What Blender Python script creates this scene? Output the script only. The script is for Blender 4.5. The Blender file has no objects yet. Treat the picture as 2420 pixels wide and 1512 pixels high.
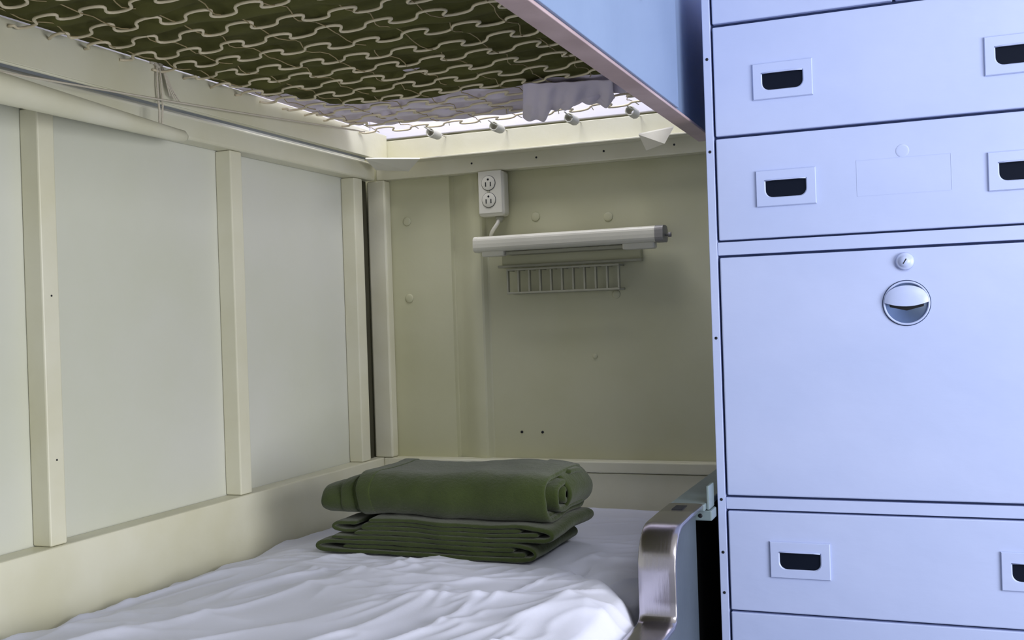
import bpy, bmesh, math, random
from mathutils import Vector, Matrix, noise
random.seed(4)
sc = bpy.context.scene
sc.view_settings.view_transform = 'Standard'
H = 1.15
W = {}

# ------------------------------------------------------------------ materials
def lin(c):
    out = []
    for v in c:
        v /= 255.0
        out.append(v/12.92 if v <= 0.04045 else ((v+0.055)/1.055)**2.4)
    return out + [1.0]

def mat(name, col, rough=0.5, metal=0.0, col2=None, nscale=3.0, bump=0.0, bscale=60.0, stretch=(1, 1, 1),
        sheen=0.0, fine=0.0, fscale=400.0, coat=0.0, spec=0.5):
    m = bpy.data.materials.new(name); m.use_nodes = True
    nt = m.node_tree; N = nt.nodes; L = nt.links
    b = N['Principled BSDF']
    b.inputs['Base Color'].default_value = lin(col)
    b.inputs['Roughness'].default_value = rough
    b.inputs['Metallic'].default_value = metal
    b.inputs['Specular IOR Level'].default_value = spec
    if coat: b.inputs['Coat Weight'].default_value = coat
    if sheen:
        b.inputs['Sheen Weight'].default_value = sheen
        b.inputs['Sheen Roughness'].default_value = 0.5
    geo = N.new('ShaderNodeNewGeometry')
    mp = N.new('ShaderNodeMapping'); mp.inputs['Scale'].default_value = stretch
    L.new(geo.outputs['Position'], mp.inputs['Vector'])
    if col2:
        n = N.new('ShaderNodeTexNoise'); n.inputs['Scale'].default_value = nscale
        n.inputs['Detail'].default_value = 5
        L.new(mp.outputs[0], n.inputs['Vector'])
        r = N.new('ShaderNodeValToRGB')
        r.color_ramp.elements[0].position = 0.35; r.color_ramp.elements[1].position = 0.68
        r.color_ramp.elements[0].color = lin(col); r.color_ramp.elements[1].color = lin(col2)
        L.new(n.outputs['Fac'], r.inputs['Fac']); L.new(r.outputs['Color'], b.inputs['Base Color'])
    last = None
    if bump:
        n = N.new('ShaderNodeTexNoise'); n.inputs['Scale'].default_value = bscale; n.inputs['Detail'].default_value = 4
        L.new(mp.outputs[0], n.inputs['Vector'])
        bp = N.new('ShaderNodeBump'); bp.inputs['Strength'].default_value = bump; bp.inputs['Distance'].default_value = 0.004
        L.new(n.outputs['Fac'], bp.inputs['Height']); last = bp
    if fine:
        n = N.new('ShaderNodeTexNoise'); n.inputs['Scale'].default_value = fscale; n.inputs['Detail'].default_value = 2
        L.new(geo.outputs['Position'], n.inputs['Vector'])
        bp = N.new('ShaderNodeBump'); bp.inputs['Strength'].default_value = fine; bp.inputs['Distance'].default_value = 0.002
        L.new(n.outputs['Fac'], bp.inputs['Height'])
        if last: L.new(last.outputs['Normal'], bp.inputs['Normal'])
        last = bp
    if last: L.new(last.outputs['Normal'], b.inputs['Normal'])
    return m

M_cream = mat('cream_paint', (211, 212, 203), 0.42, col2=(204, 206, 190), nscale=2.5, bump=0.14, bscale=34)
M_back = mat('bulkhead_paint', (198, 197, 168), 0.45, col2=(186, 185, 150), nscale=3, bump=0.24, bscale=26)
M_trim = mat('trim_paint', (220, 218, 198), 0.4, col2=(211, 208, 182), nscale=6, bump=0.14, bscale=45)
M_white = mat('white_enamel', (212, 210, 196), 0.38, bump=0.08, bscale=60)
M_upper = mat('upper_wall_overlit', (236, 234, 246), 0.5, bump=0.05, bscale=40)  # whitened so the wall above the upper berth looks overexposed
M_grey = mat('grey_enamel', (162, 161, 142), 0.45, bump=0.08, bscale=60)
M_blue = mat('blue_paint', (178, 191, 234), 0.36, col2=(172, 186, 230), nscale=4, bump=0.22, bscale=17, stretch=(1, 1, 1.8))
M_board = mat('board_blue_paint', (124, 144, 180), 0.4, col2=(114, 134, 170), nscale=4, bump=0.12, bscale=40)
M_panel = mat('panel_blue_grey_paint', (74, 84, 94), 0.35, col2=(62, 72, 82), nscale=8, bump=0.12, bscale=40)
M_lip = mat('lip_reflection_tint', (190, 168, 172), 0.4, col2=(166, 144, 148), nscale=9, bump=0.1, bscale=60)  # pink of a reflection, put into the lip's base colour
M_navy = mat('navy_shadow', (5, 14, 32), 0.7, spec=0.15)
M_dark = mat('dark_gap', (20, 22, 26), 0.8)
M_olive_shade = mat('corner_gap_shade', (62, 60, 42), 0.8)
M_gapshade = mat('gap_shade', (40, 56, 98), 0.7)  # dark blue stands in for shade in the narrow drawer gaps
M_screw = mat('screw_metal', (40, 42, 48), 0.5, 0.6)
M_chrome = mat('brushed_chrome', (186, 182, 192), 0.24, 1.0, bump=0.05, bscale=30, stretch=(8, 1, 1))
M_teal = mat('teal_grey_paint', (122, 138, 144), 0.3, col2=(102, 118, 126), nscale=10, bump=0.1)
M_sheet = mat('white_cotton', (212, 215, 234), 0.8, sheen=0.15, bump=0.08, bscale=45, fine=0.08, fscale=900)
M_usheet = mat('lavender_cotton', (222, 212, 230), 0.8, sheen=0.2, bump=0.2, bscale=40)
M_blanket = mat('green_wool', (62, 73, 38), 0.95, col2=(54, 65, 31), nscale=20, sheen=0.25, bump=0.3, bscale=160, fine=0.5, fscale=900, spec=0.1)
M_olive = mat('olive_canvas', (92, 92, 50), 0.9, col2=(78, 77, 42), nscale=9, bump=0.4, bscale=50, spec=0.15)
M_wire = mat('cream_wire', (222, 210, 182), 0.4)
M_link = mat('brown_wire', (160, 144, 106), 0.45)
M_cord = mat('cotton_cord', (214, 206, 190), 0.9, bump=0.5, bscale=600)
M_bar = mat('grey_blue_paint', (136, 144, 160), 0.5, col2=(116, 124, 140), nscale=12)
M_floor = mat('floor_lino', (120, 124, 130), 0.5, col2=(108, 112, 118), nscale=20)
M_mirror = mat('polished_steel', (170, 190, 215), 0.25, 0.9)

# ------------------------------------------------------------------ helpers
def mk(name, verts, faces, m, smooth=False):
    xs = [v[0] for v in verts]; ys = [v[1] for v in verts]; zs = [v[2] for v in verts]
    c = Vector(((min(xs)+max(xs))/2, (min(ys)+max(ys))/2, (min(zs)+max(zs))/2))
    me = bpy.data.meshes.new(name)
    me.from_pydata([(v[0]-c.x, v[1]-c.y, v[2]-c.z) for v in verts], [], faces)
    bm = bmesh.new(); bm.from_mesh(me); bmesh.ops.recalc_face_normals(bm, faces=bm.faces)
    bm.to_mesh(me); bm.free()
    me.materials.append(m)
    if smooth:
        for p in me.polygons: p.use_smooth = True
    o = bpy.data.objects.new(name, me); o.location = c; W[o] = c.copy()
    sc.collection.objects.link(o)
    return o

def box(name, x0, x1, y0, y1, z0, z1, m, bev=0.0, seg=2):
    bm = bmesh.new(); bmesh.ops.create_cube(bm, size=1)
    for v in bm.verts:
        v.co = Vector((v.co.x*(x1-x0), v.co.y*(y1-y0), v.co.z*(z1-z0)))
    if bev > 0:
        bmesh.ops.bevel(bm, geom=list(bm.edges), offset=bev, segments=seg, profile=0.5, affect='EDGES')
    me = bpy.data.meshes.new(name); bm.to_mesh(me); bm.free(); me.materials.append(m)
    o = bpy.data.objects.new(name, me); c = Vector(((x0+x1)/2, (y0+y1)/2, (z0+z1)/2))
    o.location = c; W[o] = c; sc.collection.objects.link(o)
    return o

def empty(name, x, y, z):
    o = bpy.data.objects.new(name, None); o.empty_display_size = 0.05
    o.location = (x, y, z); W[o] = Vector((x, y, z)); sc.collection.objects.link(o)
    return o

def adopt(parent, *kids):
    for k in kids:
        k.parent = parent; k.location = W[k]-W[parent]

def tag(o, label, cat, group=None):
    o['label'] = label; o['category'] = cat
    if group: o['group'] = group
    return o

def struct(o):
    o['kind'] = 'structure'; return o

def tube(name, pts, r, m, n=6, closed=False, rad=None):
    P = [Vector(p) for p in pts]; V = []; F = []
    up = Vector((0.123, 0.31, 0.94)).normalized()
    k = len(P)
    t0 = (P[1]-P[0]).normalized()
    nrm = (up - t0*up.dot(t0)).normalized()
    for i in range(k):
        a = P[max(i-1, 0)]; b = P[min(i+1, k-1)]
        t = (b-a).normalized()
        nrm = (nrm - t*nrm.dot(t)).normalized()
        bi = t.cross(nrm)
        rr = rad[i] if rad else r
        for j in range(n):
            an = 2*math.pi*j/n
            V.append(P[i] + nrm*math.cos(an)*rr + bi*math.sin(an)*rr)
    for i in range(k-1):
        for j in range(n):
            F.append((i*n+j, i*n+(j+1) % n, (i+1)*n+(j+1) % n, (i+1)*n+j))
    F.append(tuple(range(n))[::-1]); F.append(tuple(range((k-1)*n, k*n)))
    return mk(name, [tuple(v) for v in V], F, m, True)

def prism(name, poly, axis, a0, a1, m, bev=0.0):
    def P(p, a):
        if axis == 'x': return (a, p[0], p[1])
        if axis == 'y': return (p[0], a, p[1])
        return (p[0], p[1], a)
    n = len(poly)
    V = [P(p, a0) for p in poly]+[P(p, a1) for p in poly]
    F = [tuple(range(n)), tuple(range(n, 2*n))[::-1]]
    for i in range(n):
        F.append((i, (i+1) % n, n+(i+1) % n, n+i))
    o = mk(name, V, F, m)
    if bev:
        bm = bmesh.new(); bm.from_mesh(o.data)
        bmesh.ops.bevel(bm, geom=list(bm.edges), offset=bev, segments=2, profile=0.5, affect='EDGES')
        bm.to_mesh(o.data); bm.free()
    return o

def lathe_y(name, prof, cx, cz, m, n=32, smooth=True):
    V = []; F = []
    for r, y in prof:
        for j in range(n):
            a = 2*math.pi*j/n
            V.append((cx+r*math.cos(a), y, cz+r*math.sin(a)))
    for i in range(len(prof)-1):
        for j in range(n):
            F.append((i*n+j, i*n+(j+1) % n, (i+1)*n+(j+1) % n, (i+1)*n+j))
    F.append(tuple(range(n))); F.append(tuple(range((len(prof)-1)*n, len(prof)*n)))
    return mk(name, V, F, m, smooth)

def ss(a, b, x):
    t = max(0.0, min(1.0, (x-a)/(b-a))); return t*t*(3-2*t)

def nz(x, y, z=0.0): return noise.noise(Vector((x, y, z)))

# ------------------------------------------------------------------ room
XW = -1.286
struct(box('floor', -1.6, 1.8, -1.6, 2.5, -1.20, -1.15, M_floor))
struct(box('ceiling', -1.6, 1.8, -1.6, 2.5, 1.25, 1.30, M_white))
struct(box('wall_left', -1.332, XW, -1.6, 2.34, -1.15, 1.25, M_cream))
struct(box('wall_right', 1.7, 1.76, -1.6, 2.34, -1.15, 1.25, M_cream))
prof = [(-1.332, 2.293), (-1.062, 2.293), (-1.060, 2.303)]
for i in range(25):
    t = i/24; x = -1.058+0.090*t
    prof.append((x, 2.306-0.020*ss(0, .72, t)+0.015*ss(.82, 1, t)))
prof += [(-0.93, 2.301), (-0.5, 2.301), (1.76, 2.301), (1.76, 2.36), (-1.332, 2.36)]
struct(prism('wall_back', prof, 'z', -1.15, 1.25, M_back))

XT = XW+.0005
struct(box('trim_1', XT, -1.243, -1.5, 2.291, -0.52, -0.32, M_trim, 0.003))
struct(box('trim_2', XT, -1.243, -1.5, 2.266, 0.345, 0.388, M_trim, 0.006, 3))
tn = 3
for (a, b, xo) in [(0.72, 0.753, -1.25), (1.232, 1.265, -1.25), (1.706, 1.742, -1.25), (2.174, 2.213, -1.25)]:
    struct(box('trim_%d' % tn, XT, xo, a, b, -0.3195, 0.3445, M_trim, 0.0025)); tn += 1
struct(box('trim_%d' % tn, -1.266, -1.218, 2.262, 2.2925, -0.3195, 0.3445, M_trim, 0.004)); tn += 1
struct(box('trim_%d' % tn, -1.2425, 0.3, 2.267, 2.300, 0.345, 0.388, M_trim, 0.003)); tn += 1
struct(box('trim_%d' % tn, -1.2425, 0.3, 2.262, 2.300, -0.345, -0.32, M_trim, 0.003)); tn += 1
struct(box('trim_%d' % tn, -1.2425, 0.3, 2.266, 2.300, -0.52, -0.3465, M_trim, 0.002)); tn += 1
struct(box('trim_%d' % tn, -1.262, -.345, 2.280, 2.2925, 0.445, 1.20, M_upper, 0.002)); tn += 1  # white slab added over the wall for the bright gap behind the berth
struct(box('trim_%d' % tn, XT, -1.263, -.2, 2.2925, 0.445, 1.20, M_upper, 0.002)); tn += 1
struct(box('trim_%d' % tn, XT, -1.2680, 2.2135, 2.2615, -0.3195, 0.3445, M_olive_shade, 0.0005)); tn += 1  # dark strip put in for the shade of the corner gap

def dome(name, cx, cy, cz, r, h, m, axis='y'):
    prof = [(r, cy), (r*0.96, cy-h*0.45), (r*0.75, cy-h*0.8), (r*0.4, cy-h*0.97), (r*0.02, cy-h)]
    return lathe_y(name, prof, cx, cz, m, 16)
for i, (x, z, r, y) in enumerate([(-1.176, .245, .011, 2.293), (-1.176, .060, .011, 2.293), (-.849, .2355, .011, 2.301), (-.6755, .224, .011, 2.301),
                  (-.717, -.088, .006, 2.301), (-.663, .05, .010, 2.301)]):
    tag(dome('bolt_head', x, y, z, r, .003, M_back), 'painted-over round bolt head on the cream bulkhead', 'bolt', 'bolt heads on the bulkhead')
for i, (x, z) in enumerate([(-.990, .366), (-.830, .366), (-.671, .366), (-.513, .366)]):
    tag(dome('screw', x, 2.267, z, .0024, .001, M_screw), 'small dark screw in the white wall rail', 'screw', 'screws in the wall rail')
for x in (-.900, -.849):
    tag(dome('screw', x, 2.301, -.26, .0032, .003, M_screw), 'rusty screw stub in the bulkhead above the ledge', 'screw', 'screw stubs in the bulkhead')
for (y, z) in [(1.249, .06), (1.249, -.19)]:
    o = tube('screw', [(-1.2505, y, z), (-1.2494, y, z)], .0016, M_screw, 8)
    tag(o, 'small dark screw in the white wall batten', 'screw', 'screws in the wall battens')

# ------------------------------------------------------------------ cabinet
YF = 1.716
cab = empty('drawer_cabinet', -.04, 2.0, -1.15)
tag(cab, 'pale blue painted metal drawer cabinet beside the bunks', 'cabinet')
body = box('body', -.333, .26, YF+.012, 2.26, -1.15, 1.0, M_gapshade)
side = box('side_panel', -.337, -.3332, YF+.002, 2.26, -1.15, 1.0, M_blue)
stile = box('stile', -.337, -.324, YF+.001, YF+.0118, -1.15, 1.0, M_blue, .001)
rail1 = box('face_rail', -.3235, .26, YF+.002, YF+.0118, .0925, .1135, M_blue, .001)
rail2 = box('face_rail', -.3235, .26, YF+.002, YF+.0118, -.3150, -.2965, M_blue, .001)
stile2 = box('stile', .247, .26, YF+.001, YF+.0118, -1.15, .0920, M_blue, .001)
adopt(cab, body, side, stile, rail1, rail2, stile2)
for z in (.409, .26, -.04, -.30, -.385, -.45):
    adopt(cab, dome('screw', -.3305, YF+.001, z, .0024, .0012, M_screw))

def dshape(w, h):
    pts = []
    r = h*0.42
    pts.append((-w/2, h/2)); pts.append((w/2, h/2))
    for i in range(7):
        a = -i/6*math.pi/2
        pts.append((w/2-r+r*math.cos(a), -h/2+r+r*math.sin(a)))
    for i in range(7):
        a = -math.pi/2-i/6*math.pi/2
        pts.append((-w/2+r+r*math.cos(a), -h/2+r+r*math.sin(a)))
    return pts

def make_handle():
    w, h = .092, .057
    inner = dshape(.062, .0265)
    inner = [(x, z-.001) for x, z in inner]
    outer = []
    for i, (x, z) in enumerate(inner):
        if i == 0: outer.append((-w/2, h/2)); continue
        if i == 1: outer.append((w/2, h/2)); continue
        k = i-2
        if k < 7:
            t = k/6
            outer.append((w/2, -h/2*min(1, t*2)) if t <= .5 else (w/2-(w/2-.012)*(t-.5)*2, -h/2))
        else:
            t = (k-7)/6
            outer.append((-.012-(w/2-.012)*(t*2), -h/2) if t <= .5 else (-w/2, -h/2*(1-(t-.5)*2)))
    n = len(inner)
    def fr(dy): return YF+dy
    V = []
    out_s = [(x*0.975, z*0.96) for x, z in outer]
    for pts, y in [(outer, -.0002), (outer, -.002), (out_s, -.0035), ([(x*1.05, z*1.08) for x, z in inner], -.0035), (inner, -.0022), (inner, -.0004)]:
        for x, z in pts: V.append((x, fr(y), z))
    F = []
    for k in range(5):
        for j in range(n):
            F.append((k*n+j, k*n+(j+1) % n, (k+1)*n+(j+1) % n, (k+1)*n+j))
    plate = mk('pull_plate', V, F, M_blue)
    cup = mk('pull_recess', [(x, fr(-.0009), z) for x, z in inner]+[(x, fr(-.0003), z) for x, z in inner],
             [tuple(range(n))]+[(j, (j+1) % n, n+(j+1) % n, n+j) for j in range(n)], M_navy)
    lip = tube('pull_lip', [(-.0310, fr(-.0038), .0122), (-.02, fr(-.0046), .0128), (.02, fr(-.0046), .0128), (.0310, fr(-.0038), .0122)], .0010, M_blue, 8)
    return plate, cup, lip
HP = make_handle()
first = [True]
def put_handle(drawer, x, z):
    e = empty('drawer_pull', x, YF, z)
    adopt(drawer, e)
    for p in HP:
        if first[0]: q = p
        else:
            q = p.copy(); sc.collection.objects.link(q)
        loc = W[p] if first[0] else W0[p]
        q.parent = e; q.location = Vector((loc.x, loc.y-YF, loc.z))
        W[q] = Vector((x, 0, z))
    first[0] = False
W0 = {p: W[p].copy() for p in HP}

def drawer(x0, x1, z0, z1, hs, name='drawer'):
    e = empty(name, (x0+x1)/2, YF+.006, z0); adopt(cab, e)
    f = box('drawer_front', x0, x1, YF, YF+.0118, z0, z1, M_blue, .0018)
    adopt(e, f)
    for h in hs: put_handle(e, h[0], h[1])
    return e
XL, XR = -.3205, .243
LX, RX = -.213, .123
dA = drawer(XL, XR, .2835, .4585, [(LX, .363), (RX, .363)])
dB = drawer(XL, XR, .1165, .2790, [(LX, .194), (RX, .194)])
dC = drawer(XL, XR, -.4765, -.3180, [(LX+.003, -.392), (RX, -.392)])
dD = drawer(XL, XR, -.6600, -.4800, [(LX, -.57), (RX, -.57)])
dE = drawer(XL, XR, -.8400, -.6640, [(LX, -.75), (RX, -.75)])
dF = drawer(XL, -.0475, .4640, .60, [(-.184, .545)])
dG = drawer(-.0435, XR, .4640, .60, [(.1, .545)])
dH = drawer(XL, XR, .605, .98, [])
V = []; F = []
for (a, b, c, d) in [(-.107, .028, .1715, .1724), (-.107, .028, .2262, .2271), (-.107, -.1061, .1725, .2260), (.0271, .028, .1725, .2260)]:
    s = len(V)
    for y in (YF-.0003, YF+.001):
        V += [(a, y, c), (b, y, c), (b, y, d), (a, y, d)]
    F += [(s, s+1, s+2, s+3), (s, s+1, s+5, s+4), (s+1, s+2, s+6, s+5), (s+2, s+3, s+7, s+6), (s+3, s, s+4, s+7)]
adopt(dB, mk('label_outline', V, F, M_blue))
adopt(dB, dome('painted_rivet', -.04, YF, .236, .010, .0005, M_blue))
door = empty('desk_flap', -.04, YF+.006, -.2925); adopt(cab, door)
adopt(door, box('flap_panel', XL, XR, YF, YF+.0118, -.2925, .0885, M_blue, .002))
lock = empty('lock', -.0415, YF, .069); adopt(door, lock)
lk = lathe_y('lock_barrel', [(.0135, YF), (.0130, YF-.004), (.0115, YF-.0055), (.0085, YF-.0058), (.0080, YF-.0075), (.0005, YF-.0078)], -.0415, .069, M_blue)
ks = mk('key_slot', [(-.0445, YF-.0082, .0655), (-.0432, YF-.0082, .0650), (-.0385, YF-.0082, .0722), (-.0398, YF-.0082, .0730),
                     (-.0445, YF-.0075, .0655), (-.0432, YF-.0075, .0650), (-.0385, YF-.0075, .0722), (-.0398, YF-.0075, .0730)],
        [(0, 1, 2, 3), (0, 1, 5, 4), (1, 2, 6, 5), (2, 3, 7, 6), (3, 0, 4, 7)], M_dark)
adopt(lock, lk, ks)
pull = empty('cup_pull', -.041, YF, .006); adopt(door, pull)
cx, cz, R = -.041, .006, .0335
gapd = lathe_y('pull_shadow_gap', [(R+.0012, YF+.001), (R+.0012, YF-.0004), (.001, YF-.0005)], cx, cz, M_gapshade, 48)
ring = lathe_y('pull_rim', [(R, YF), (R, YF-.0028), (R-.0015, YF-.0034), (R-.003, YF-.0026), (R-.0032, YF-.0008)], cx, cz, M_blue, 48)
V = []; F = []; n = 24; k = 8
for i in range(k+1):
    rr = (R-.002)*(1-i/k)
    for j in range(n+1):
        a = math.pi*j/n
        x = cx+rr*math.cos(a); z0 = cz+.002-.007*(1-((x-cx)/R)**2)+rr*math.sin(a)
        hgt = .002+.0095*math.sqrt(max(0, 1-(rr/R)**2))
        V.append((x, YF-hgt, z0))
for i in range(k):
    for j in range(n):
        F.append((i*(n+1)+j, i*(n+1)+j+1, (i+1)*(n+1)+j+1, (i+1)*(n+1)+j))
shell = mk('pull_hood', V, F, M_blue, True)
lowr = lathe_y('pull_bowl', [(R-.002, YF-.0012), (R-.006, YF-.0009), (.001, YF-.0007)], cx, cz, M_mirror, 48)
slot = mk('pull_slot', [(cx-.025, YF-.0016, cz+.000), (cx+.025, YF-.0016, cz+.000), (cx+.024, YF-.0016, cz-.0055), (cx, YF-.0016, cz-.0115), (cx-.024, YF-.0016, cz-.0055),
                        (cx-.025, YF-.0012, cz+.000), (cx+.025, YF-.0012, cz+.000), (cx+.024, YF-.0012, cz-.0055), (cx, YF-.0012, cz-.0115), (cx-.024, YF-.0012, cz-.0055)],
          [(0, 1, 2, 3, 4)]+[(j, (j+1) % 5, 5+(j+1) % 5, 5+j) for j in range(5)], M_screw)
adopt(pull, gapd, ring, shell, lowr, slot)

# ------------------------------------------------------------------ wall lamp
lamp = empty('bunk_lamp', -.757, 2.29, .17)
tag(lamp, 'cream fluorescent bunk reading lamp on the bulkhead', 'lamp')
prof = []
for i in range(24):
    a = 2*math.pi*i/24
    c, s = math.cos(a), math.sin(a)
    prof.append((2.250+.024*abs(c)**.5*(1 if c > 0 else -1), .1745+.0180*abs(s)**.6*(1 if s > 0 else -1)))
hous = prism('lamp_housing', prof, 'x', -.966, -.553, M_white, 0)
adopt(lamp, hous)
capm = mat('lamp_cap_grey', (136, 134, 132), 0.4)
ec = [(2.250+(y-2.25)*1.02, .1745+(z-.1745)*1.02) for y, z in prof]
adopt(lamp, prism('end_cap', ec, 'x', -.553, -.535, capm, 0))
adopt(lamp, prism('end_cap', ec, 'x', -.976, -.966, M_white, 0))
adopt(lamp, tube('switch_knob', [(-.535, 2.25, .172), (-.529, 2.25, .172), (-.528, 2.25, .172), (-.522, 2.25, .172)], .004, capm, 10, rad=[.0025, .0025, .0055, .0055]))
adopt(lamp, box('lower_lip', -.628, -.556, 2.236, 2.262, .144, .160, M_white, .004))
adopt(lamp, box('lower_lip', -.960, -.905, 2.236, 2.262, .146, .160, M_white, .004))
adopt(lamp, box('reflector', -.905, -.628, 2.245, 2.285, .148, .156, M_grey, .002))
adopt(lamp, box('mounting_plate', -.930, -.600, 2.284, 2.3005, .120, .158, M_back, .002))
adopt(lamp, box('mounting_flange', -.935, -.594, 2.270, 2.2835, .120, .126, M_grey, .001))
rk = empty('card_rack', -.775, 2.29, .06)
tag(rk, 'grey ribbed metal grille rack fixed beneath the bunk lamp', 'rack')
gx0, gx1 = -.908, -.642
adopt(rk, box('rack_bar', gx0, gx1, 2.256, 2.262, .1120, .1165, M_grey, .0008))
adopt(rk, box('rack_bar', gx0, gx1, 2.256, 2.262, .0590, .0635, M_grey, .0008))
adopt(rk, box('rack_back_bar', gx0, gx1, 2.294, 2.300, .0590, .0635, M_grey, .0008))
adopt(rk, box('rack_foot', gx0+.03, gx0+.042, 2.2622, 2.2938, .059, .0635, M_grey, .0008))
adopt(rk, box('rack_foot', gx1-.047, gx1-.035, 2.2622, 2.2938, .059, .0635, M_grey, .0008))
for i in range(11):
    x = gx0+.002+(gx1-gx0-.004)*i/10
    adopt(rk, prism('rack_rib', [(2.2562, .0637), (2.2665, .0637), (2.2665, .1118), (2.2562, .1118)], 'x', x-.0018, x+.0018, M_grey))
    adopt(rk, prism('rack_spacer', [(2.2625, .112), (2.2990, .112), (2.2990, .1165), (2.2625, .1165)], 'x', x-.0015, x+.0015, M_grey))

# ------------------------------------------------------------------ outlet
out = empty('wall_outlet', -.945, 2.29, .24)
tag(out, 'cream duplex power outlet in a surface-mounted box with conduit', 'electrical outlet')
ob = box('outlet_box', -.975, -.911, 2.262, 2.2995, .240, .3445, M_white, .008, 4)
oc = box('outlet_cover', -.972, -.914, 2.2585, 2.2625, .246, .3440, M_white, .0018, 2)
adopt(out, ob, oc)
for z in (.316, .277):
    e = empty('receptacle', -.9460, 2.258, z); adopt(out, e)
    adopt(e, lathe_y('receptacle_face', [(.0165, 2.2586), (.0165, 2.2566), (.0155, 2.2560), (.001, 2.2560)], -.9460, z, M_white, 32))
    adopt(e, lathe_y('receptacle_outline', [(.0175, 2.2586), (.0175, 2.2581), (.0166, 2.2580)], -.9460, z, M_screw, 32))
    for dx in (-.006, .006):
        adopt(e, box('outlet_slot', -.9460+dx-.0011, -.9460+dx+.0011, 2.2553, 2.2562, z-.008, z+.002, M_dark))
    adopt(e, dome('ground_hole', -.9460, 2.2561, z+.008, .0026, .0008, M_dark))
adopt(out, dome('cover_screw', -.9460, 2.2584, .2965, .003, .001, M_grey))
pts = []
for i in range(17):
    t = i/16
    pts.append((-.930-.022*ss(.2, 1, t), 2.28-.012*math.sin(math.pi*t), .2385-.048*t))
adopt(out, tube('lamp_cable', pts, .0045, M_white, 10))
adopt(out, tube('cable_gland', [(-.930, 2.28, .240), (-.930, 2.28, .232), (-.930, 2.28, .231), (-.930, 2.28, .227)], .008, M_grey, 12, rad=[.010, .010, .007, .007]))
adopt(out, tube('supply_cable', [(-.984, 2.290, .3448), (-.985, 2.289, .31), (-.984, 2.290, .275), (-.981, 2.291, .258), (-.977, 2.291, .252)], .0042, M_back, 8))

# ------------------------------------------------------------------ lower bunk
bunk = empty('lower_bunk', -.8, 1.4, -1.15)
tag(bunk, 'lower ship berth with painted side panel and chrome-capped rail', 'bunk bed')
panel = prism('side_panel', [(.2, -.78), (1.665, -.78), (1.665, -.306), (1.52, -.306), (1.487, -.318), (1.470, -.345), (1.468, -.432), (.2, -.432)], 'x', -.385, -.362, M_panel, .001)
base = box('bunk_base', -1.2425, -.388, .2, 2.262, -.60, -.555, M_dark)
inner = box('gap_shade_panel', -.402, -.388, 1.669, 2.262, -.80, -.312, M_dark)  # near-black panel added as the darkness between bunk side and cabinet
legs = [box('leg', -.44, -.39, y, y+.05, -1.15, -.602, M_panel, .003) for y in (.25, 2.15)]
path = [(.2, -.430), (.9, -.430), (1.40, -.430), (1.443, -.430), (1.454, -.426), (1.458, -.418), (1.458, -.40), (1.458, -.362)]
for i in range(1, 11):
    a = math.pi-i/10*math.pi/2
    path.append((1.518+.060*math.cos(a), -.360+.060*math.sin(a)))
path += [(1.58, -.2985), (1.655, -.2975)]
def strip(name, path, x0, x1, th, m, edge=.006):
    n = len(path); V = []; F = []
    prof = [(x0, -edge), (x0, -.001), (x0+.0015, 0), (x0+.010, .0008), (x1-.010, .0008), (x1-.0015, 0), (x1, -.001), (x1, -edge),
            (x1-.0015, -edge), (x1-.0015, -.002), (x0+.0015, -.002), (x0+.0015, -edge)]
    k = len(prof)
    for i in range(n):
        a = path[max(i-1, 0)]; b = path[min(i+1, n-1)]
        ty, tz = b[0]-a[0], b[1]-a[1]; l = math.hypot(ty, tz); ty /= l; tz /= l
        ny, nzz = -tz, ty
        for (x, d) in prof:
            V.append((x, path[i][0]+ny*d, path[i][1]+nzz*d))
    for i in range(n-1):
        for j in range(k):
            F.append((i*k+j, i*k+(j+1) % k, (i+1)*k+(j+1) % k, (i+1)*k+j))
    F.append(tuple(range(k))); F.append(tuple(range((n-1)*k, n*k)))
    return mk(name, V, F, m, False)
cap = strip('chrome_rail_cap', path, -.402, -.348, .004, M_chrome)
cap['label'] = 'polished chrome cap strip with a curved step'
for p in cap.data.polygons: p.use_smooth = True
ra = box('painted_rail', -.402, -.346, 1.656, 2.261, -.3095, -.2985, M_teal, .002)
br = box('rail_bracket', -.374, -.338, 1.672, 1.712, -.327, -.3105, M_teal, .002)
bs = dome('bracket_screw', -.356, 1.672, -.319, .0035, .0012, M_screw)
bp = box('bracket_plate', -.3455, -.3415, 1.672, 1.713, -.3095, -.272, M_teal, .001)
sl = box('latch_slot', -.385, -.368, 1.60, 1.635, -.2978, -.2966, M_dark, .0003)
adopt(bunk, panel, base, inner, *legs, cap, ra, br, bs, bp, sl)

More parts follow.
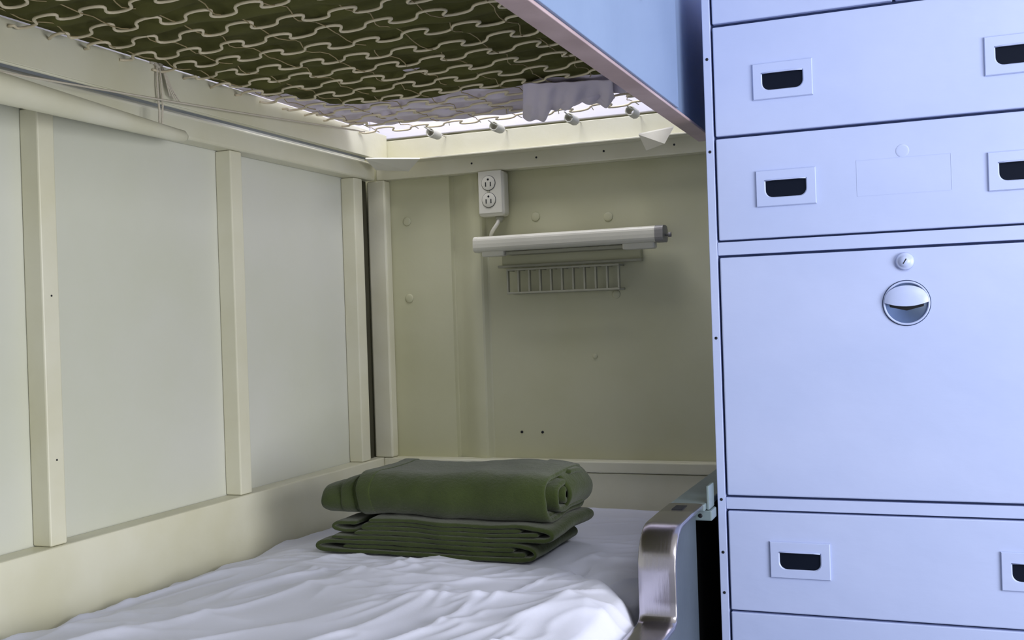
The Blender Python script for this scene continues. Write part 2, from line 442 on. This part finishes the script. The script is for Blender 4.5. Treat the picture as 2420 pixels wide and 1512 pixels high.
# ------------------------------------------------------------------ lower mattress + sheet
def crease(v, p=3):
    return max(0.0, 1-abs(v)*2.2)**p
def sheet_z(x, y):
    z = -.436
    z += .020*ss(-1.245, -1.10, x)*ss(-.40, -.50, x)
    z += .008*nz(x*2.5, y*2.5, 1)
    d = ((x+.60)*(.19)+(y-1.66)*(.18))/math.hypot(.19, .18)
    front = 1-ss(-.012, .030, d)
    z += .020*front*ss(-1.22, -.85, x)*ss(1.75, 1.5, y)
    z += -.012*math.exp(-(d-.030)**2/.0006)*ss(-.72, -.6, x)
    z += .010*math.exp(-((x+.75)**2/.05+(y-1.33)**2/.04))
    wx = x+.12*nz(x*2.2, y*2.2, 5); wy = y+.12*nz(x*2.2, y*2.2, 9)
    u = wx*.44+wy*.90; v = wx*.90-wy*.44
    amp = (.45+.55*ss(2.0, 1.55, y))*1.15
    m1 = ss(-.25, .25, nz(x*3, y*3, 31)); m2 = ss(-.2, .3, nz(x*3.4, y*3.4, 47))
    z += amp*m1*.0085*crease(nz(u*2.2, v*8.5, 2.0), 3)
    z += amp*(1-m1)*.0055*crease(nz(u*3.2, v*12.0, 7.0), 3)
    u2 = wx*.90+wy*.44; v2 = -wx*.44+wy*.90
    z += amp*m2*.0080*crease(nz(u2*2.2, v2*9.0, 13.0), 4)
    z += amp*.0035*crease(nz(u2*5, v2*19.0, 17.0), 3)*ss(.0, .3, nz(x*4, y*4, 60)+.2)
    z += amp*.0030*crease(nz(u*5, v*17.0, 27.0), 3)*ss(.0, .3, nz(x*4, y*4, 80)+.15)
    k = ss(-.035, .03, min(x+1.08, -.585-x, y-1.64, 1.90-y))
    z = z*(1-k)+(-.4095)*k
    e = min(x+1.243, -.404-x, 2.262-y)
    z -= .03*(1-ss(0, .03, e))
    return z
x0, x1, y0, y1 = -1.2405, -.4045, .35, 2.259
nx, ny = 210, 460
V = []; F = []
for j in range(ny+1):
    for i in range(nx+1):
        x = x0+(x1-x0)*i/nx; y = y0+(y1-y0)*j/ny
        V.append((x, y, sheet_z(x, y)))
for j in range(ny):
    for i in range(nx):
        a = j*(nx+1)+i; F.append((a, a+1, a+nx+2, a+nx+1))
def skirt(idx):
    s = len(V)
    for k in idx: V.append((V[k][0], V[k][1], -.52))
    for q in range(len(idx)-1): F.append((idx[q], idx[q+1], s+q+1, s+q))
skirt([i for i in range(nx+1)]); skirt([ny*(nx+1)+i for i in range(nx+1)])
skirt([j*(nx+1) for j in range(ny+1)]); skirt([j*(nx+1)+nx for j in range(ny+1)])
mt = empty('mattress', -.82, 1.3, -.555)
tag(mt, 'mattress under rumpled white cotton sheet on the lower berth', 'mattress')
sh = mk('bed_sheet', V, F, M_sheet, True)
mb = box('mattress_body', -1.235, -.41, .36, 2.25, -.5545, -.475, M_usheet, .01)
adopt(mt, sh, mb)

# ------------------------------------------------------------------ blanket
ZT0 = -.4025+.0325+.0300
def wob(p):
    x, y, z = p
    if z > ZT0:
        z -= (z-ZT0)*(.30*ss(-.955, -1.045, x)+.05*math.sin((x+.6)*16))
    x2 = x-.006 if x < -.9 else x-.006-.012*ss(-.8, -.58, x)
    return (x2+.006*nz(y*9, z*9, 3)+.003*nz(x*5, z*34, 2), y+.006*nz(x*7, z*12, 8)+.004*nz(x*13, z*25, 18), z+(.0050*nz(x*5, y*7, 4)+.0030*nz(x*14, y*10, 14))*ss(-.405, -.35, z))
def resample(path, step):
    P = [Vector(p) for p in path]; out = [P[0]]
    for a, b in zip(P, P[1:]):
        l = (b-a).length; k = max(1, int(l/step))
        for i in range(1, k+1): out.append(a.lerp(b, i/k))
    return out
def smoothp(P, it=3):
    for _ in range(it):
        P = [P[0]]+[(P[i-1]+P[i]*2+P[i+1])/4 for i in range(1, len(P)-1)]+[P[-1]]
    return P
BV = []; BF = []
def ribbon(path, th, a0, a1, axis, step=.006, sm=2, seg=.012, loop=False):
    P = smoothp(resample(path, step), sm); n = len(P)
    nn_ = []
    for i in range(n):
        t = (P[min(i+1, n-1)]-P[max(i-1, 0)]).normalized(); nn_.append(Vector((-t.y, t.x)))
    sec = [(P[i]+nn_[i]*th/2, nn_[i]) for i in range(n)]
    sec.append((P[-1]+(P[-1]-P[-2]).normalized()*th*.4, None))
    sec += [(P[i]-nn_[i]*th/2, -nn_[i]) for i in reversed(range(n))]
    sec.append((P[0]+(P[0]-P[1]).normalized()*th*.4, None))
    m = len(sec)
    ks = max(2, int((a1-a0)/seg)); s = len(BV)
    offs = [(a0, .40), (a0+th*.12, .14)]+[(a0+th*.4+(a1-a0-th*.8)*i/ks, 0) for i in range(ks+1)]+[(a1-th*.12, .14), (a1, .40)]
    for a, shr in offs:
        for (q, nn) in sec:
            qq = q if nn is None else q-nn*th*.9*shr
            p = (a, qq.x, qq.y) if axis == 'x' else (qq.x, a, qq.y)
            BV.append(wob(p))
    K = len(offs)
    for i in range(K-1):
        for j in range(m):
            BF.append((s+i*m+j, s+i*m+(j+1) % m, s+(i+1)*m+(j+1) % m, s+(i+1)*m+j))
    for base_i in (0, K-1):
        b = s+base_i*m
        for i in range(n-1):
            BF.append((b+i, b+i+1, b+m-2-i-1, b+m-2-i))
        BF.append((b+n-1, b+n, b+n+1)); BF.append((b+m-2, b+m-1, b))
T = .0078
zb = -.4025
ribbon([(-.655, zb+.0165), (-1.02, zb+.0165), (-1.045, zb+.0125), (-1.048, zb+.005), (-1.03, zb+.001)]+
       [(-.95, zb), (-.65, zb), (-.618, zb+.003), (-.608, zb+.0115), (-.618, zb+.0205), (-.65, zb+.0245), (-.95, zb+.0245), (-1.012, zb+.0245)], T, 1.652, 1.862, 'y')
ribbon([(-.99, zb+.008), (-.66, zb+.0083), (-.635, zb+.0085)], .0075, 1.655, 1.855, 'y')
z2 = zb+.0325
ribbon([(-.965, z2+.0005), (-.64, z2), (-.588, z2+.003), (-.574, z2+.0115), (-.586, z2+.0205), (-.64, z2+.0235), (-.935, z2+.023)], T, 1.652, 1.865, 'y')
ribbon([(-.64, z2+.0155), (-.93, z2+.0158), (-.953, z2+.0145), (-.957, z2+.0085), (-.93, z2+.0078), (-.64, z2+.0080), (-.608, z2+.0115)], .0076, 1.654, 1.86, 'y')
ribbon([(-.965, z2+.002), (-1.005, z2+.002), (-1.022, z2+.008), (-1.012, z2+.0155), (-.97, z2+.0165)], T, 1.664, 1.858, 'y')
def rrect(ya, yb, za, zb_, r, n=7):
    pts = []
    for (cy, cz_, a0) in [(yb-r, zb_-r, math.pi/2), (yb-r, za+r, 0), (ya+r, za+r, -math.pi/2), (ya+r, zb_-r, -math.pi)]:
        for i in range(n):
            a = a0-math.pi/2*i/(n-1)
            pts.append((cy+r*math.cos(a), cz_+r*math.sin(a)))
    return pts
zt0, zt1 = z2+.0300, -.2630
def shell_path(d, r):
    p = rrect(1.652+d, 1.872-d, zt0+d*.6, zt1-d, max(.010, r-d*.5))
    return p+[p[0], p[1]]
RR = .033
ribbon(shell_path(.0170, RR), .020, -1.040, -.62, 'x', sm=3)
ribbon(shell_path(.0330, RR), .022, -1.034, -.64, 'x', sm=3)
ribbon(shell_path(.0120, RR), .012, -.994, -.600, 'x', sm=3)
ribbon(shell_path(.0040, RR), .010, -.956, -.592, 'x', sm=3)
ribbon(shell_path(.0075, RR), .007, -.996, -.968, 'x', sm=3)
ribbon(shell_path(-.0002, RR), .005, -.958, -.930, 'x', sm=3)
zc = (zt0+zt1)/2; hh = (zt1-zt0)/2
sp = []
for i in range(60):
    t = i/59; a = math.pi/2-t*2.4*2*math.pi; f = 1-t*.86
    sp.append((1.763+.094*f*math.copysign(abs(math.cos(a))**.55, math.cos(a)), zc+(hh-.007)*f*math.copysign(abs(math.sin(a))**.65, math.sin(a))))
ribbon(sp, .0110, -.75, -.584, 'x', sm=1)
ribbon([(-.66, zt1-.004), (-.615, zt1-.004), (-.592, zt1-.012), (-.580, zt1-.030), (-.578, zc), (-.584, zt0+.020), (-.600, zt0+.006), (-.63, zt0+.003)], .009, 1.735, 1.866, 'y')
bl = mk('blanket', BV, BF, M_blanket, True)
s = bl.modifiers.new('sub', 'SUBSURF'); s.levels = 1; s.render_levels = 1
tx = bpy.data.textures.new('wool', 'CLOUDS'); tx.noise_scale = .04
dm = bl.modifiers.new('disp', 'DISPLACE'); dm.texture = tx; dm.strength = .003; dm.mid_level = .5
tag(bl, 'folded dark green wool blanket resting on the white sheet', 'blanket')

# ------------------------------------------------------------------ upper bunk
ub = empty('upper_bunk', -.8, 1.3, .316)
tag(ub, 'upper ship berth frame with zigzag wire springs and blue side board', 'bunk bed')
fl = box('side_rail', -1.205, -1.200, .2, 2.2485, .386, .447, M_trim, .001)
fl2 = box('rail_flange', -1.2405, -1.2055, .2, 2.2485, .389, .392, M_bar, .001)
fl3 = tube('rail_bead', [(-1.2065, .2, .3865), (-1.2065, 2.2485, .3865)], .003, M_trim, 8)
fb = prism('end_rail', [(2.262, .380), (2.226, .380), (2.226, .384), (2.2495, .386), (2.2495, .434), (2.262, .434)], 'x', -1.205, -.399, M_trim, .001)
lip = prism('board_lip', [(-.396, .316), (-.3655, .316), (-.3655, .3205), (-.396, .3205)], 'y', .2, 1.95, M_lip, .001)
bd = box('side_board', -.3685, -.3620, .2, 1.640, .3208, .64, M_board, .001)
bd2 = box('board_return', -.3845, -.3780, 1.6405, 2.26, .3208, .64, M_board, .001)
pl = box('board_plate', -.3617, -.3560, 1.370, 1.425, .432, .50, M_white, .001)
fi = box('inner_rail', -.396, -.386, .2, 2.24, .3810, .445, M_trim, .001)
adopt(ub, fl, fl2, fl3, fb, lip, bd, bd2, pl, fi)
g1 = [(-1.203, 2.147, .3795), (-1.099, 2.217, .3795), (-1.140, 2.240, .3567), (-1.205, 2.200, .360)]
g2 = [(-.568, 2.180, .3795), (-.483, 2.135, .3795), (-.504, 2.140, .349), (-.558, 2.200, .348)]
for g in (g1, g2):
    Vv = [tuple(p) for p in g]+[(p[0], p[1]+.002, p[2]+.003) for p in g]
    adopt(ub, mk('corner_gusset', Vv, [(0, 1, 2, 3), (4, 5, 6, 7), (0, 1, 5, 4), (1, 2, 6, 5), (2, 3, 7, 6), (3, 0, 4, 7)], M_white))
ZS = .436; per = .084; A = .0165; RS = .076
rows = []
yk = 2.118
while yk > .62:
    rows.append(yk); yk -= RS
def sag(x, y): return -.003*math.sin(math.pi*(x+1.195)/.79)
for ri, yy in enumerate(rows):
    pts = []
    xa, xb = -1.198, -.402
    n = int((xb-xa)/per*20)
    ph = .22*ri+.15*nz(ri*1.7, 2)
    for i in range(n+1):
        x = xa+(xb-xa)*i/n; t = (x-xa)/per+ph
        ed = max(0, min(1, (x-xa)/.02, (xb-x)/.02))
        sn = math.sin(2*math.pi*t)
        xx = x-ed*.10*per*math.sin(4*math.pi*t)-ed*.012*sn
        pts.append((xx, yy+ed*A*sn*(1+.25*nz(x*17, yy*9, 6))+.008*nz(x*7, yy*9), ZS+sag(x, yy)+.0035*nz(x*18, yy*7, 3)))
    adopt(ub, tube('zigzag_spring', pts, .0023, M_wire, 6))
for k in range(9):
    x = -1.15+.084*k
    pts = []
    n = 90
    for i in range(n+1):
        y = rows[-1]+(2.135-rows[-1])*i/n
        pts.append((x+.007*math.sin(i*.9+k*2)+.012*nz(y*5, k), y, ZS+.003*math.sin(i*1.3)+sag(x, y)+.001))
    adopt(ub, tube('link_wire', pts, .0009, M_link, 5))
for (x, y) in [(-1.045, 2.185), (-.892, 2.19), (-.716, 2.185), (-.580, 2.18)]:
    pts = []
    turns = 15; L = .042
    for i in range(turns*10+1):
        t = i/(turns*10); a = 2*math.pi*turns*t
        pts.append((x+.0095*math.cos(a), y-L/2+L*t, ZS-.008+.0095*math.sin(a)))
    pts = [(x, y-L/2-.028, ZS), (x, y-L/2-.004, ZS-.003)]+pts+[(x, y+L/2+.004, ZS-.004), (x, 2.2485, ZS-.006)]
    adopt(ub, tube('tension_spring', pts, .0016, M_white, 6))

# upper mattress
um = empty('mattress', -.8, 1.2, .44)
tag(um, 'olive canvas mattress on the wire springs of the upper berth', 'mattress')
def um_z(x, y):
    r = (2.118-y)/RS
    b = (.5-.5*math.cos(2*math.pi*r))
    q = .5+.5*math.sin(2*math.pi*x/.168+(math.floor(r) % 2)*math.pi+2*nz(x*4, y*4))
    ed = ss(-1.195, -1.15, x)*ss(1.90, 1.84, y)
    z = .4475-.015*b*(.45+.55*q)*(0.8+.8*nz(x*7, y*7, 2))*ed+.005*nz(x*14, y*14, 6)*ed
    for (tx_, ty_) in [(-1.03, 1.17), (-.70, 1.45), (-.72, 1.17), (-.98, 1.45), (-.55, 1.7), (-.85, 1.7)]:
        d2 = (x-tx_)**2+(y-ty_)**2
        z += .022*math.exp(-d2/.0005)
    return z+sag(x, y)
def slab(name, x0, x1, y0f, y1f, zf, ztop, nx, ny, m):
    V = []; F = []
    for j in range(ny+1):
        for i in range(nx+1):
            x = x0+(x1-x0)*i/nx
            ya, yb = y0f(x), y1f(x)
            y = ya+(yb-ya)*j/ny
            V.append((x, y, zf(x, y)))
    N = len(V)
    for j in range(ny+1):
        for i in range(nx+1):
            v = V[j*(nx+1)+i]; V.append((v[0], v[1], ztop if not callable(ztop) else ztop(v)))
    for j in range(ny):
        for i in range(nx):
            a = j*(nx+1)+i; F.append((a, a+1, a+nx+2, a+nx+1)); a += N; F.append((a, a+1, a+nx+2, a+nx+1))
    per_ = [i for i in range(nx+1)]+[j*(nx+1)+nx for j in range(1, ny+1)]+[ny*(nx+1)+i for i in range(nx-1, -1, -1)]+[j*(nx+1) for j in range(ny-1, 0, -1)]
    for q in range(len(per_)):
        a = per_[q]; b = per_[(q+1) % len(per_)]
        F.append((a, b, b+N, a+N))
    return mk(name, V, F, m, True)
def umend(x): return 1.890-.05*ss(-.95, -.5, x)+.012*nz(x*6, 3)-.16*ss(-1.09, -1.18, x)
umb = slab('mattress_body', -1.196, -.42, lambda x: .45, umend, um_z, .54, 150, 280, M_olive)
def bnd(x): return umend(x)-.10*ss(-1.08, -1.17, x)
def us_z(x, y):
    ed = ss(-1.194, -1.16, x)
    z = .4455+(.006*nz(x*9, y*9, 11)+.006*nz(x*22, y*8, 15))*ed
    z += .020*ss(0, -.03, y-bnd(x))
    r = (2.118-y)/RS
    z -= .007*(.5-.5*math.cos(2*math.pi*r))*ed
    g = math.exp(-((x+.600)/.085)**4)*math.exp(-((y-1.930)/.050)**2)
    z -= g*(.020+.008*math.sin(x*95+y*30))
    return z+sag(x, y)
usb = slab('bed_sheet', -1.194, -.425, lambda x: 1.50, lambda x: 2.085+.022*nz(x*9, 30)+.018*nz(x*25, 31)-.02*ss(-1.05, -1.19, x)-.05*math.exp(-((x+.60)/.05)**2)+.03*math.exp(-((x+.50)/.05)**2), us_z, lambda v: v[2]+.003, 150, 130, M_usheet)
usb['label'] = 'wrinkled pale sheet end hanging over the springs'
# loose corner of that sheet hanging under the springs
V = []; F = []
nu, nv = 60, 30
for layer in (0, .0018):
    for j in range(nv+1):
        t = j/nv
        for i in range(nu+1):
            s_ = i/nu
            tp = Vector((-.690, 1.825, .4290)).lerp(Vector((-.530, 1.860, .4270)), s_)
            bt = Vector((-.762, 2.010, .4010)).lerp(Vector((-.560, 1.975, .4160)), s_)
            bt.y += .016*math.sin(s_*9)-.022*math.exp(-((s_-.58)/.12)**2)
            p = tp.lerp(bt, t)
            p.z += (.0065*math.sin(s_*17+t*2.2)+.004*math.sin(s_*37+t*3))*t**.6 - .010*math.sin(math.pi*t)
            p.z += .004*nz(s_*6, t*5, 90)
            V.append((p.x, p.y, p.z+layer))
N_ = (nu+1)*(nv+1)
for L_ in (0, N_):
    for j in range(nv):
        for i in range(nu):
            a = L_+j*(nu+1)+i; F.append((a, a+1, a+nu+2, a+nu+1))
edge = [i for i in range(nu+1)]+[j*(nu+1)+nu for j in range(1, nv+1)]+[nv*(nu+1)+i for i in range(nu-1, -1, -1)]+[j*(nu+1) for j in range(nv-1, 0, -1)]
for q in range(len(edge)):
    a = edge[q]; b = edge[(q+1) % len(edge)]; F.append((a, b, b+N_, a+N_))
fc = mk('loose_sheet_corner', V, F, M_usheet, True)
adopt(um, umb, usb, fc)

pp = box('wall_channel', -1.262, -1.246, -1.4, 2.15, .400, .425, M_bar, .004)
tag(pp, 'grey-blue painted channel running along the wall behind the upper berth', 'channel')
pole = tube('stowed_pole', [(-1.065, .70, .309), (-1.1, .93, .318), (-1.115, 1.03, .322), (-1.21, 1.49, .339), (-1.217, 1.525, .341), (-1.219, 1.535, .341)], .02, M_trim, 20,
            rad=[.021, .021, .0205, .0115, .0105, .007])
tag(pole, 'tapered cream painted pole stowed along the wall rail', 'pole')
c1 = []
for i in range(30):
    t = i/29
    c1.append((-1.19+.02*t, .80+1.29*t, .345+.085*t**.9-.006*math.sin(math.pi*t)))
tag(tube('cord', c1, .0016, M_cord, 6), 'thin taut off-white cord strung along the upper berth rail', 'cord')
ck = empty('tied_cord', -1.195, 1.44, .345)
tag(ck, 'frayed off-white cord knotted around the upper berth rail', 'cord')
c2 = [(-1.196, 1.440, .452), (-1.1945, 1.438, .44), (-1.193, 1.436, .41), (-1.194, 1.440, .37), (-1.197, 1.443, .345), (-1.202, 1.447, .343), (-1.197, 1.450, .350), (-1.194, 1.449, .38), (-1.193, 1.446, .42), (-1.1945, 1.443, .45)]
adopt(ck, tube('cord_loop', c2, .0018, M_cord, 6))
adopt(ck, tube('knot', [(-1.196, 1.425, .446), (-1.193, 1.435, .452), (-1.192, 1.447, .446), (-1.196, 1.455, .452), (-1.193, 1.44, .442), (-1.194, 1.43, .45)], .0032, M_cord, 6))
for k in range(4):
    adopt(ck, tube('frayed_strand', [(-1.193, 1.448, .445), (-1.190, 1.452+.002*k, .428), (-1.188, 1.455+.003*k, .412), (-1.189+.003*k, 1.462+.005*k, .396-.003*k)], .0013, M_cord, 5))

# ------------------------------------------------------------------ lights
def area(name, loc, target, size, energy, col, sy=None):
    l = bpy.data.lights.new(name, 'AREA'); l.energy = energy; l.color = col
    l.shape = 'RECTANGLE'; l.size = size; l.size_y = sy or size
    o = bpy.data.objects.new(name, l); o.location = loc
    d = Vector(target)-Vector(loc); o.rotation_euler = d.to_track_quat('-Z', 'Y').to_euler()
    sc.collection.objects.link(o); W[o] = Vector(loc)
    return o
area('ceiling_lamp', (.75, .3, 1.2), (.1, 1.2, -.4), .8, 25, (.93, .95, 1.0), 1.0)
area('berth_lamp', (-.8, 1.9, 1.2), (-.8, 2.15, 0), .5, 10, (.95, .94, 1.0))
area('door_daylight', (1.6, .62, .0), (-1.2, 1.3, -.05), 1.3, 62, (.97, .97, 1.0), 1.1)
w = bpy.data.worlds.new('world'); sc.world = w; w.use_nodes = True
w.node_tree.nodes['Background'].inputs[0].default_value = (.90, .93, 1.0, 1)
w.node_tree.nodes['Background'].inputs[1].default_value = .5

# ------------------------------------------------------------------ camera
cam = bpy.data.cameras.new('camera'); co = bpy.data.objects.new('camera', cam); sc.collection.objects.link(co)
cam.sensor_width = 36; cam.lens = 2519/2420*36; cam.clip_start = .02
th = math.radians(21.7); roll = .033
Fv = Vector((-math.sin(th), math.cos(th), 0)); Rv = Vector((math.cos(th), math.sin(th), 0)); Zv = Vector((0, 0, 1))
cx_ = (Rv-roll*Zv).normalized(); cy_ = (roll*Rv+Zv).normalized(); cz_ = -Fv
mm = Matrix((cx_, cy_, cz_)).transposed().to_4x4()
co.matrix_world = mm
W[co] = Vector((0, 0, 0))
sc.camera = co
for o in list(sc.objects):
    if o.parent is None: o.location.z += H
